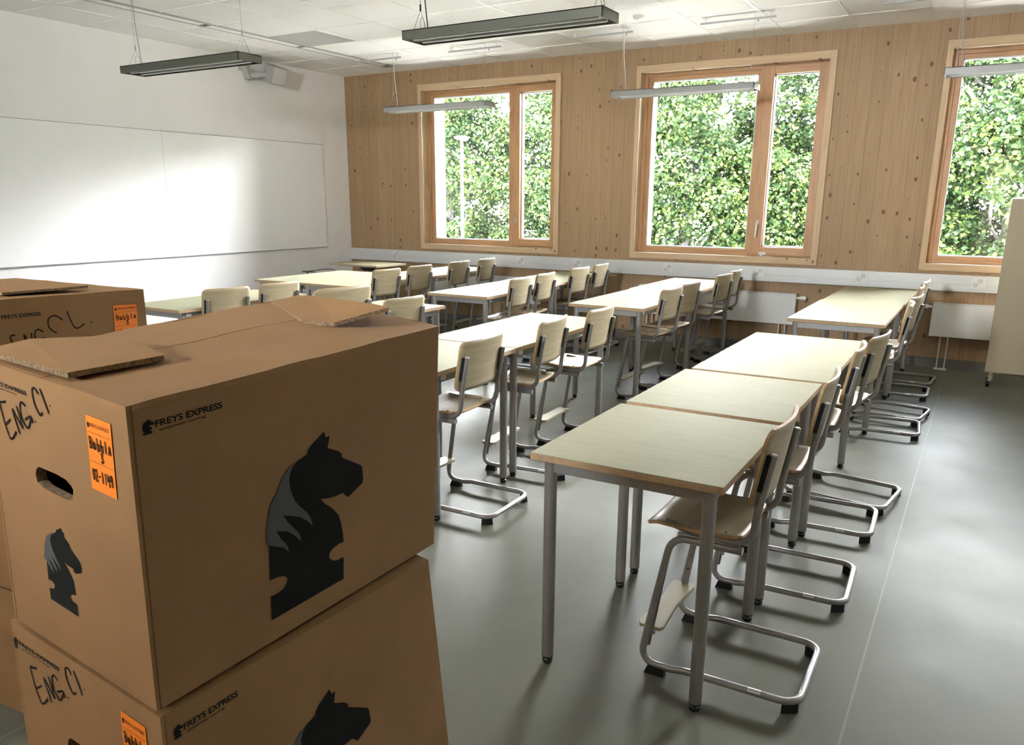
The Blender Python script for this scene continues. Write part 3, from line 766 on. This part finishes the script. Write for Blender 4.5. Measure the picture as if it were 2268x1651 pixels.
# ------------------------------------------------------------------ rolling board on the right
rb = empty('rolling_board', (7.31, -.575, 0)); tag(rb, 'beige rolling board on black casters at the right edge', 'rolling board')
MB().box(0, 1.25, -.012, .022, .112, 1.487).build('board_panel', M['beige'], rb, .003)
for x in (.02, 1.19):
    MB().box(x+.012, x+.040, -.075, .085, .064, .100).build('foot_beam', M['foot'], rb, .002)
    MB().box(x+.015, x+.037, -.01, .02, .10, .125).build('post', M['foot'], rb)
    for y in (-.062, .072):
        c = MB().cyl((x, y, .029), (x+.024, y, .029), .029, n=20).build('caster', M['black'], rb)
        MB().box(x+.006, x+.03, y-.012, y+.012, .05, .066).build('caster_fork', M['grey'], c)

# ------------------------------------------------------------------ cardboard boxes
def blend(P, u, v): # P = TL, TR, BL, BR
    return (1-u)*(1-v)*P[0]+u*(1-v)*P[1]+(1-u)*v*P[2]+u*v*P[3]
def on_face(face, pts, off):
    n = (face[1]-face[0]).cross(face[2]-face[0]).normalized()     # BL-TL is down: outward for our order
    return [blend(face, u, v)-n*off for u, v in pts]
def tri_fill(outline, holes=()):
    bm = bmesh.new(); es = []
    for loop in (outline,)+tuple(holes):
        vs = [bm.verts.new((p[0], p[1], 0)) for p in loop]
        for i in range(len(vs)): es.append(bm.edges.new((vs[i], vs[(i+1) % len(vs)])))
    bmesh.ops.triangle_fill(bm, use_beauty=True, edges=es)
    for k in range(4):
        lg = [e for e in bm.edges if e.calc_length() > .07]
        if not lg: break
        bmesh.ops.subdivide_edges(bm, edges=lg, cuts=1)
        bmesh.ops.triangulate(bm, faces=[f for f in bm.faces if len(f.verts) > 3])
    bm.verts.index_update()
    V = [(v.co.x, v.co.y) for v in bm.verts]; F = [tuple(v.index for v in f.verts) for f in bm.faces]; bm.free()
    return V, F
def decal(name, face, outline, mat, parent, off=.0008):
    V, F = tri_fill(outline); mb = MB(); mb.add(on_face(face, V, off), F)
    return mb.build(name, mat, parent)
_txt = {}
def text_uv(body):
    if body not in _txt:
        tx = bpy.data.curves.new('t', 'FONT'); tx.body = body; tx.size = 1; tx.offset = .022
        to = bpy.data.objects.new('t', tx); COL.objects.link(to)
        dg = bpy.context.evaluated_depsgraph_get(); me = bpy.data.meshes.new_from_object(to.evaluated_get(dg)); bpy.data.objects.remove(to)
        V = [(v.co.x, v.co.y) for v in me.vertices]; F = [tuple(p.vertices) for p in me.polygons]; bpy.data.meshes.remove(me)
        x0 = min(v[0] for v in V); x1 = max(v[0] for v in V); y1 = max(v[1] for v in V); y0 = min(v[1] for v in V)
        _txt[body] = ([((x-x0)/(x1-x0), (y-y0)/(y1-y0)) for x, y in V], F)
    return _txt[body]
def text(name, face, body, u0, u1, v0, v1, mat, parent, off=.0008, slope=0):
    V, F = text_uv(body); mb = MB()
    mb.add(on_face(face, [(u0+(u1-u0)*x, v1+(v0-v1)*y+slope*x) for x, y in V], off), F)
    return mb.build(name, mat, parent)
def strokes(name, face, lines, wdt, mat, parent, off=.001, smooth=True):
    mb = MB(); n = (face[1]-face[0]).cross(face[2]-face[0]).normalized()
    for ln in lines:
        if smooth and len(ln) > 2:
            q = [ln[0]]+list(ln)+[ln[-1]]; o_ = []
            for i in range(1, len(q)-2):
                for t in (0, .25, .5, .75):
                    o_.append(tuple(.5*((2*q[i][k])+(-q[i-1][k]+q[i+1][k])*t+(2*q[i-1][k]-5*q[i][k]+4*q[i+1][k]-q[i+2][k])*t*t+(-q[i-1][k]+3*q[i][k]-3*q[i+1][k]+q[i+2][k])*t**3) for k in (0, 1)))
            ln = o_+[ln[-1]]
        P = on_face(face, ln, off)
        if len(P) == 1: P.append(P[0]+Vector((0, 0, -.002)))
        for i in range(len(P)-1):
            d = (P[i+1]-P[i]); s = d.cross(n).normalized()*wdt/2; e = d.normalized()*wdt*.3
            mb.add([P[i]+s-e, P[i]-s-e, P[i+1]-s+e, P[i+1]+s+e], [(0, 1, 2, 3)])
    return mb.build(name, mat, parent)

HORSE = [(0.5067,0.2733),(0.5119,0.297),(0.527,0.2982),(0.5182,0.341),(0.5579,0.37),(0.5699,0.3861),(0.5707,0.4006),(0.6426,0.4619),(0.6504,0.4743),(0.6536,0.5262),(0.6504,0.5407),(0.5935,0.5716),(0.5845,0.5618),(0.5736,0.5444),(0.5491,0.5442),(0.5252,0.5409),(0.4912,0.5288),(0.5062,0.5543),(0.5342,0.5886),(0.5557,0.6262),(0.5653,0.6634),(0.5724,0.7159),(0.5747,0.751),(0.5571,0.7479),(0.5349,0.7537),(0.5202,0.7666),(0.5195,0.7851),(0.5295,0.8033),(0.5466,0.8138),(0.5743,0.8158),(0.5736,0.9108),(0.3177,0.9111),(0.317,0.8131),(0.3382,0.8151),(0.3593,0.8088),(0.3702,0.7929),(0.372,0.7758),(0.3626,0.7618),(0.3442,0.7522),(0.3171,0.7477),(0.3181,0.613),(0.31,0.5959),(0.3137,0.5426),(0.3247,0.4678),(0.3454,0.4315),(0.3625,0.3883),(0.3835,0.3607),(0.4106,0.3472),(0.4469,0.3348),(0.4493,0.3215),(0.4604,0.3072)]
MANE = [(0.4106,0.3472),(0.3957,0.364),(0.3881,0.3864),(0.3862,0.4139),(0.3915,0.45),(0.4031,0.4899),(0.4215,0.5241),(0.4426,0.5553),(0.4553,0.5875),(0.4602,0.6168),(0.442,0.5878),(0.4164,0.5587),(0.3913,0.541),(0.3637,0.5234),(0.3764,0.5539),(0.3944,0.5863),(0.4108,0.6157),(0.419,0.6382),(0.4178,0.6538),(0.402,0.6257),(0.3775,0.594),(0.3592,0.5819),(0.3413,0.5716),(0.3544,0.6077),(0.3701,0.637),(0.3779,0.6593),(0.3788,0.6725),(0.3615,0.6469),(0.3435,0.6324),(0.3181,0.613),(0.31,0.5959),(0.3137,0.5426),(0.3247,0.4678),(0.3454,0.4315),(0.3625,0.3883),(0.3835,0.3607)]
HORSE2 = [(0.4912,0.4981),(0.4958,0.5104),(0.5092,0.5095),(0.5046,0.5275),(0.5373,0.5438),(0.5449,0.5592),(0.6012,0.5898),(0.6062,0.6157),(0.5992,0.6297),(0.5624,0.6429),(0.5481,0.6392),(0.543,0.6288),(0.5163,0.6288),(0.4829,0.6226),(0.4886,0.631),(0.5177,0.6544),(0.5351,0.6773),(0.5399,0.7306),(0.5258,0.7319),(0.5065,0.7385),(0.4971,0.7485),(0.5034,0.7609),(0.5217,0.7653),(0.5409,0.7653),(0.5376,0.812),(0.3391,0.8071),(0.3397,0.7632),(0.3636,0.7605),(0.3827,0.7499),(0.384,0.7382),(0.3716,0.7295),(0.3399,0.7307),(0.3454,0.6564),(0.3304,0.6504),(0.3509,0.5895),(0.3769,0.5543),(0.4146,0.5342),(0.4447,0.5261),(0.4534,0.514)]
MANE2 = [(0.4447,0.5261),(0.4124,0.5427),(0.3997,0.5601),(0.4016,0.5836),(0.4121,0.6048),(0.4302,0.6279),(0.4493,0.6466),(0.4542,0.6646),(0.4364,0.6504),(0.4085,0.6341),(0.3868,0.6241),(0.403,0.6398),(0.4212,0.663),(0.4247,0.6803),(0.4043,0.6659),(0.3843,0.6493),(0.3662,0.6402),(0.3775,0.6594),(0.3905,0.672),(0.3915,0.6903),(0.3663,0.6709),(0.3454,0.6564),(0.3304,0.6504),(0.3509,0.5895),(0.3769,0.5543),(0.4146,0.5342)]
HOLE = [(0.3751,0.3103),(0.4912,0.3071),(0.5664,0.3103),(0.6003,0.3225),(0.6135,0.3339),(0.6042,0.3654),(0.5781,0.381),(0.5173,0.3828),(0.3919,0.3805),(0.3501,0.369),(0.3433,0.3438),(0.3553,0.3221)]
ENG = [[(0.1781,0.1219),(0.1516,0.129),(0.1245,0.1436),(0.1749,0.2498),(0.2324,0.2171)],[(0.1546,0.2052),(0.1969,0.1803)],[(0.2622,0.2172),(0.2263,0.1409),(0.2925,0.193),(0.2647,0.1245)],[(0.3335,0.1116),(0.3139,0.1024),(0.2937,0.1155),(0.293,0.1492),(0.3162,0.1788),(0.341,0.1812),(0.3687,0.1414),(0.3225,0.158)],[(0.3687,0.1414),(0.3791,0.1589)],[(0.4034,0.1504),(0.4036,0.1517)],[(0.4475,0.0524),(0.4274,0.0382),(0.4056,0.0496),(0.4119,0.0903),(0.4399,0.1194),(0.4554,0.118),(0.4634,0.1112)],[(0.4677,0.0347),(0.5101,0.1031)],[(0.5293,0.076),(0.5302,0.0772)]]
GLY = {  # tiny hand-lettering alphabet on a 1 x 1 cell, y down
 'B': [[(.1,0),(.15,1)],[(.05,.05),(.6,.1),(.65,.4),(.15,.5),(.7,.6),(.65,.95),(.1,1)]], 'u': [[(.1,.4),(.12,.9),(.5,.95),(.55,.4)],[(.55,.4),(.6,1)]],
 'b': [[(.1,0),(.12,1),(.6,.95),(.6,.5),(.12,.55)]], 'l': [[(.3,0),(.32,1)]], 'A': [[(.05,1),(.3,.3),(.6,1)],[(.15,.75),(.5,.72)]],
 '3': [[(.1,.05),(.6,.1),(.3,.45),(.65,.7),(.4,1),(.05,.9)]], '0': [[(.3,0),(.05,.5),(.3,1),(.6,.5),(.3,0)]], '2': [[(.05,.2),(.3,0),(.6,.25),(.05,1),(.7,.95)]],
 '-': [[(.1,.55),(.6,.5)]], '1': [[(.3,.05),(.32,1)]], '4': [[(.05,.0),(.0,.55),(.35,.6),(.75,.5)],[(.55,.15),(.5,1.1)]], '9': [[(.55,.4),(.2,.5),(.1,.15),(.5,.05),(.55,.4),(.5,1)]]}
def lettering(s, u0, v0, cu, cv, slope=0):
    out = []
    for k, ch in enumerate(s):
        for ln in GLY.get(ch, []): out.append([(u0+(k+x*.9)*cu, v0+y*cv+slope*(k+x)) for x, y in ln])
    return out
def cardboard_box(name, T, Bm, label, flaps, marks=('long', 'short'), group='cardboard moving boxes', crown=1.0):
    """T: top corners N,R,B,L  Bm: bottom n,r,b,l (N = nearest vertical edge, R = end of long side, L = end of short side)"""
    T = [Vector(p) for p in T]; Bm = [Vector(p) for p in Bm]; r = empty(name); tag(r, label, 'cardboard box', group)
    N, R, B, L = T; n, rr_, b, l = Bm
    fl = (N, R, n, rr_); fs = (L, N, l, n)
    # four walls; the short side is pierced by the hand hole
    def wall(nm, P, Q, q, p, off):
        inn = c0-(P+Q)/2; inn.z = 0; inn.normalize(); inn *= .006; K = 8
        vs = [blend((P, Q, p, q), i/K, j/K) for i in range(K+1) for j in range(K+1)]; m = len(vs)
        ff = [(i*(K+1)+j, (i+1)*(K+1)+j, (i+1)*(K+1)+j+1, i*(K+1)+j+1) for i in range(K) for j in range(K)]
        lp = [i*(K+1) for i in range(K)]+[K*(K+1)+j for j in range(K)]+[i*(K+1)+K for i in range(K, 0, -1)]+[j for j in range(K, 0, -1)]
        mb = MB().add(vs+[v+inn for v in vs], ff+[tuple(m+x for x in reversed(f)) for f in ff]+[(lp[k], lp[(k+1) % len(lp)], m+lp[(k+1) % len(lp)], m+lp[k]) for k in range(len(lp))])
        return mb.build(nm, M['card'], r)
    c0 = sum(T, Vector())/4
    wall('side_panel', N, R, rr_, n, 0); wall('side_panel', B, L, l, b, 0); 
    V, F = tri_fill([(0, 0), (1, 0), (1, 1), (0, 1)], [HOLE]); fe = (R, B, rr_, b)
    mb = MB(); mb.add(on_face(fe, V, 0), F); mb.add(on_face(fe, V, -.006), F); m = len(HOLE)
    e2 = mb.build('end_panel', M['card'], r)
    MB().add(on_face(fe, HOLE, 0)+on_face(fe, HOLE, -.012), [(i, (i+1) % m, m+(i+1) % m, m+i) for i in range(m)]).build('hole_edge', M['cardedge'], e2)
    mb = MB(); A = on_face(fs, V, 0); I = on_face(fs, V, -.006); mb.add(A, F); mb.add(I, F)
    A = on_face(fs, HOLE, 0); I = on_face(fs, HOLE, -.012); m = len(HOLE)
    ep = mb.build('end_panel', M['card'], r)
    MB().add(A+I, [(i, (i+1) % m, m+(i+1) % m, m+i) for i in range(m)]).build('hole_edge', M['cardedge'], ep)
    # contents seen through the hand hole: sides coloured dark as shade, white paper on top
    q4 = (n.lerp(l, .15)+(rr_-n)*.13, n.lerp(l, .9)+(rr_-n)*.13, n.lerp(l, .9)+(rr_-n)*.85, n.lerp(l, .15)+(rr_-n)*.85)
    ct = MB().hexa(list(q4)+[x+Vector((0, 0, .222)) for x in q4]).build('contents', M['inshade'], r)
    MB().hexa([x+Vector((0, 0, .222)) for x in q4]+[x+Vector((0, 0, .227)) for x in q4]).build('paper_sheets', M['paper'], ct)
    MB().hexa([n, rr_, b, l]+[x+Vector((0, 0, .006)) for x in (n, rr_, b, l)]).build('base_panel', M['card'], r)
    # top: two long panels meeting at the seam, each gently crowned
    tf = (N, R, L, B)
    def top(v0, v1, seamlift):
        ni, nj = 16, 5; mb = MB(); vs = []; fs_ = []
        for i in range(ni+1):
            for j in range(nj+1):
                u, v = i/ni, v0+(v1-v0)*j/nj
                p = blend(tf, u, v); d = (v-v0)/(v1-v0) if v1 > v0 else 0
                e = min(u, 1-u, 1)*8; e = min(1, e)
                s_ = j/nj if seamlift > 0 else 1-j/nj
                p = p+Vector((0, 0, (.004*s_*e+.0012*math.sin(u*19+v*7))*crown))
                vs.append(p)
        for i in range(ni):
            for j in range(nj): fs_.append((i*(nj+1)+j, (i+1)*(nj+1)+j, (i+1)*(nj+1)+j+1, i*(nj+1)+j+1))
        mb.add(vs, fs_, True); q = len(vs)
        mb.add([x-Vector((0, 0, .006)) for x in vs], [tuple(reversed(f)) for f in fs_], True)
        # rim
        rim = []
        idx = [(i, 0) for i in range(ni)]+[(ni, j) for j in range(nj)]+[(i, nj) for i in range(ni, 0, -1)]+[(0, j) for j in range(nj, 0, -1)]
        P = [vs[i*(nj+1)+j] for i, j in idx]; k = len(P)
        mb.add(P+[x-Vector((0, 0, .006)) for x in P], [(a, (a+1) % k, k+(a+1) % k, k+a) for a in range(k)])
        return mb.build('top_panel', M['card'], r)
    top(0, .535, 1); top(.541, 1, -1)
    for pts, lift in flaps:
        P = [Vector(p) for p in pts]; k = len(P); th = Vector((0, 0, -.0065))
        f = MB().add(P+[p+th for p in P], [tuple(range(k)), tuple(reversed(range(k, 2*k)))]).build('end_flap', M['card'], r)
        MB().add(P+[p+th for p in P], [(a, (a+1) % k, k+(a+1) % k, k+a) for a in range(k)]).build('flap_edge', M['cardedge'], f)
    if 'long' in marks:
        decal('printed_horse', fl, HORSE, M['ink'], r, .0007); decal('printed_mane', fl, MANE, M['greyink'], r, .0012)
        tx_ = text('printed_logo', fl, 'FREYS EXPRESS', .0545, .2085, .0590, .0790, M['ink'], r, .0008)
        text('tagline', fl, 'systematic moving', .062, .167, .0850, .0945, M['pen'], tx_, .0008)
        decal('logo_horse', fl, [(.0275+(u-.31)*.075, .0506+(v-.2733)*.066) for u, v in HORSE], M['ink'], tx_, .0008)
    if 'short' in marks:
        decal('printed_horse', fs, HORSE2, M['ink'], r, .0007); decal('printed_mane', fs, MANE2, M['greyink'], r, .0012)
        tx_ = text('printed_logo', fs, 'FREYS EXPRESS', .058, .359, .0590, .0735, M['ink'], r, .0008)
        text('tagline', fs, 'systematic moving', .072, .280, .0790, .0860, M['pen'], tx_, .0008)
        decal('logo_horse', fs, [(.012+(u-.31)*.11, .052+(v-.2733)*.066) for u, v in HORSE], M['ink'], tx_, .0008)
    if 'short' in marks or 'labels' in marks:
        if 'labels' in marks:
            tx_ = text('printed_logo', fs, 'FREYS EXPRESS', .093, .312, .0992, .1237, M['ink'], r, .0008)
            strokes('handwriting', fs, [[(1-(1-u_)*.851, v_) for u_, v_ in ln_] for ln_ in [[(.08-.08, .235), (-.03, .245), (.0, .34)], [(-.02, .29), (.03, .285)], [(.07, .34), (.06, .24), (.10, .32), (.11, .235)], [(.19, .235), (.155, .215), (.13, .25), (.15, .32), (.20, .315), (.20, .28), (.165, .28)], [(.335, .17), (.29, .135), (.24, .15), (.235, .21), (.28, .255)], [(.375, .115), (.42, .235), (.49, .215)], [(.545, .205), (.547, .21)]]], .0035, M['pen'], r)
            lab = [(.7298, .106), (.9218, .1136), (.9165, .34), (.7245, .34)]
            lab = [(.770, .103), (.9335, .109), (.927, .37), (.762, .364)]
        else:
            strokes('handwriting', fs, ENG, .0030, M['pen'], r)
            lab = [(0.7642, 0.0622), (0.9102, 0.0638), (0.9027, 0.2949), (0.7518, 0.2933)]
        lo = decal('orange_label', fs, lab, M['orange'], r, .0012)
        lx0, lx1 = lab[0][0], lab[1][0]; ly0, ly1 = lab[0][1], lab[2][1]; lw, lh = lx1-lx0, ly1-ly0
        U = lambda u: lx0+u*lw; Vv = lambda v: ly0+v*lh
        t_ = text('label_logo', fs, 'FREYS EXPRESS', U(.16), U(.93), Vv(.085), Vv(.135), M['orangeink'], lo, .0018)
        decal('logo_horse', fs, [(U(.05)+(u-.31)*lw*.26, Vv(.075)+(v-.2733)*lh*.12) for u, v in HORSE], M['ink'], t_, .0018)
        strokes('ruled_line', fs, [[(U(.06), Vv(.21)), (U(.96), Vv(.215))], [(U(.0), Vv(.60)), (U(.98), Vv(.605))]], .0006, M['orangeink'], lo, .0018)
        strokes('handwriting', fs, lettering('BubblA', U(.06), Vv(.27), lw*.155, lh*.15)+lettering('3', U(.48), Vv(.45), lw*.15, lh*.12)+lettering('02-1149', U(.06), Vv(.70), lw*.122, lh*.15), .0019, M['ink'], lo, .002)
    return r
z = lambda p, h: (p[0], p[1], h)
t1 = [(6.472, -7.553, 1.25), (6.429, -6.962, 1.25), (6.018, -6.869, 1.265), (6.091, -7.499, 1.25)]
b1 = [(6.423, -7.529, .868), (6.404, -6.954, .853), (6.047, -6.924, .866), (6.067, -7.499, .869)]
fl1 = [([(6.098, -7.497, 1.262), (6.323, -7.521, 1.262), (6.333, -7.405, 1.264), (6.228, -7.369, 1.268), (6.157, -7.377, 1.268), (6.100, -7.440, 1.268)], 0),
       ([(6.251, -7.092, 1.262), (6.322, -7.092, 1.264), (6.380, -7.029, 1.285), (6.330, -7.008, 1.285), (6.113, -6.922, 1.275), (6.059, -6.891, 1.270), (6.045, -6.966, 1.266)], 0)]
cardboard_box('cardboard_box', t1, b1, 'open brown moving box on top of the front stack, horse print and orange label', fl1)
t2 = [(6.426, -7.528, .860), (6.425, -7.000, .846), (6.050, -6.950, .852), (6.050, -7.499, .862)]
b2 = [(6.430, -7.535, .436), (6.430, -6.955, .436), (6.050, -6.955, .436), (6.050, -7.510, .436)]
cardboard_box('cardboard_box', t2, b2, 'brown moving box in the middle of the front stack, beneath the open top box', [], crown=0)
t3 = [z(p, .430) for p in b2]; b3 = [z(p, .0) for p in b2]
cardboard_box('cardboard_box', t3, b3, 'brown moving box standing on the floor under the front stack', [], crown=0)
# rear stack
t4 = [(5.049, -6.543, 1.19), (4.473, -6.600, 1.197), (4.52, -7.06, 1.20), (5.084, -7.010, 1.205)]
b4 = [(5.045, -6.545, .81), (4.475, -6.60, .81), (4.52, -7.055, .81), (5.080, -7.008, .81)]
fl4 = [([(5.03, -6.93, 1.215), (5.03, -6.70, 1.214), (4.88, -6.72, 1.214), (4.86, -6.93, 1.216)], 0)]
cardboard_box('cardboard_box', t4, b4, 'brown moving box at the left edge, topmost of the rear stack', fl4, ('labels',))
for zz, lab in ((.405, 'brown moving box in the middle of the rear stack'), (0.0, 'brown moving box on the floor under the rear stack')):
    tt = [z(p, zz+.402) for p in b4]; bb = [z(p, zz) for p in b4]
    cardboard_box('cardboard_box', tt, bb, lab, [], ('labels',), crown=0)

# ------------------------------------------------------------------ outside: trees, street lamp, lawn
GZ = -3.2
struct('ground', MB().box(-40, 50, .6, 60, GZ-.1, GZ), M['grass'])
struct('sky_block_wall', MB().box(14.0, 14.4, 1.0, 34, GZ, 5.2), M['grass'])  # unseen wall, added to block low sky light from the right
sl2 = empty('street_lamp', (-2.98, 7.0, GZ)); tag(sl2, 'white street lamp with flat round head among the trees outside', 'street lamp')
MB().cyl((0, 0, 0), (0, 0, 5.93), .036, .030, n=14).build('pole', M['lampwhite'], sl2)
MB().lathe([(0, 5.93), (.11, 5.935), (.17, 5.965), (.165, 5.99), (.07, 6.01), (0, 6.012)], n=24).build('lamp_head', M['lampwhite'], sl2)

def tree(x, y, rx, ry, z0, z1, seed, nleaf, label, leaf=.12):
    rs = np.random.RandomState(seed); r = empty('lime_tree', (x, y, GZ)); tag(r, label, 'tree', 'leafy trees outside the windows')
    cz = (z0+z1)/2-GZ; hz = (z1-z0)/2
    rnd = random.Random(seed); mb = MB()
    mb.tube([(0, 0, 0), (.1, .05, 1.5), (-.05, .1, 3.2), (.1, 0, cz), (.15, .1, cz+hz*.6)], .16, 10)
    o = mb.build('trunk', M['bark'], r)
    mb = MB()
    for k in range(16):
        zb = rnd.uniform(1.6, cz+hz*.5); a = rnd.uniform(0, 2*PI); L = rnd.uniform(.5, .95)
        p = [(0, 0, zb), (rx*.4*L*math.cos(a), ry*.4*L*math.sin(a), zb+.5), (rx*.9*L*math.cos(a+.3), ry*.9*L*math.sin(a+.3), zb+1.1+rnd.uniform(0, .6))]
        mb.tube(fillet(p, .4, 3), .035, 6)
    mb.build('branches', M['bark'], o)
    # leaf clumps
    nc = 230
    u = rs.normal(size=(nc, 3)); u /= np.linalg.norm(u, axis=1)[:, None]; rad = rs.uniform(.12, 1, nc)**.5
    C = u*rad[:, None]*np.array([rx, ry, hz])+np.array([0, 0, cz]); cr = rs.uniform(.35, .75, nc)
    idx = rs.randint(0, nc, nleaf); d = rs.normal(size=(nleaf, 3)); d /= np.linalg.norm(d, axis=1)[:, None]
    P = C[idx]+d*(cr[idx]*rs.uniform(.55, 1.0, nleaf)**.6)[:, None]*np.array([1, 1, .75])
    nrm = d*.6+rs.normal(size=(nleaf, 3))*.5+np.array([0, 0, .5]); nrm /= np.linalg.norm(nrm, axis=1)[:, None]
    t = np.cross(nrm, rs.normal(size=(nleaf, 3))); t /= np.linalg.norm(t, axis=1)[:, None]; b = np.cross(nrm, t)
    s = (leaf*rs.uniform(.6, 1.2, nleaf))[:, None]
    V = np.stack([P-t*s*.5, P-b*s*.42+nrm*s*.06, P+t*s*.55, P+b*s*.42+nrm*s*.06], 1).reshape(-1, 3)
    me = bpy.data.meshes.new('foliage'); n4 = nleaf*4
    me.vertices.add(n4); me.vertices.foreach_set('co', V.astype(np.float32).ravel())
    me.loops.add(n4); me.loops.foreach_set('vertex_index', np.arange(n4, dtype=np.int32))
    me.polygons.add(nleaf); me.polygons.foreach_set('loop_start', np.arange(0, n4, 4, dtype=np.int32)); me.update(calc_edges=True)
    f = link('foliage', me, M['leaf'], r)
TREES = [(-9.6, 12.2, 2.7, 2.0, -2.4, 6.0, 'leafy tree outside, farthest left'),
 (-6.0, 10.6, 2.5, 1.9, -2.6, 5.6, 'leafy tree behind the street lamp, left part of the leftmost window'),
 (-2.4, 11.8, 2.6, 2.0, -2.3, 6.1, 'leafy tree filling the narrow right pane of the leftmost window'),
 (1.0, 10.4, 2.4, 1.9, -2.6, 5.7, 'leafy tree filling the left part of the middle window'),
 (4.2, 11.8, 2.5, 2.0, -2.4, 6.2, 'leafy tree seen through the right part of the middle window'),
 (7.5, 10.6, 2.4, 1.9, -2.6, 5.7, 'leafy tree filling the rightmost window'),
 (11.0, 12.0, 2.7, 2.0, -2.4, 6.0, 'leafy tree outside, farthest right')]
for k, t in enumerate(TREES):
    tree(*t[:6], 11+k, 80000, t[6], .098)
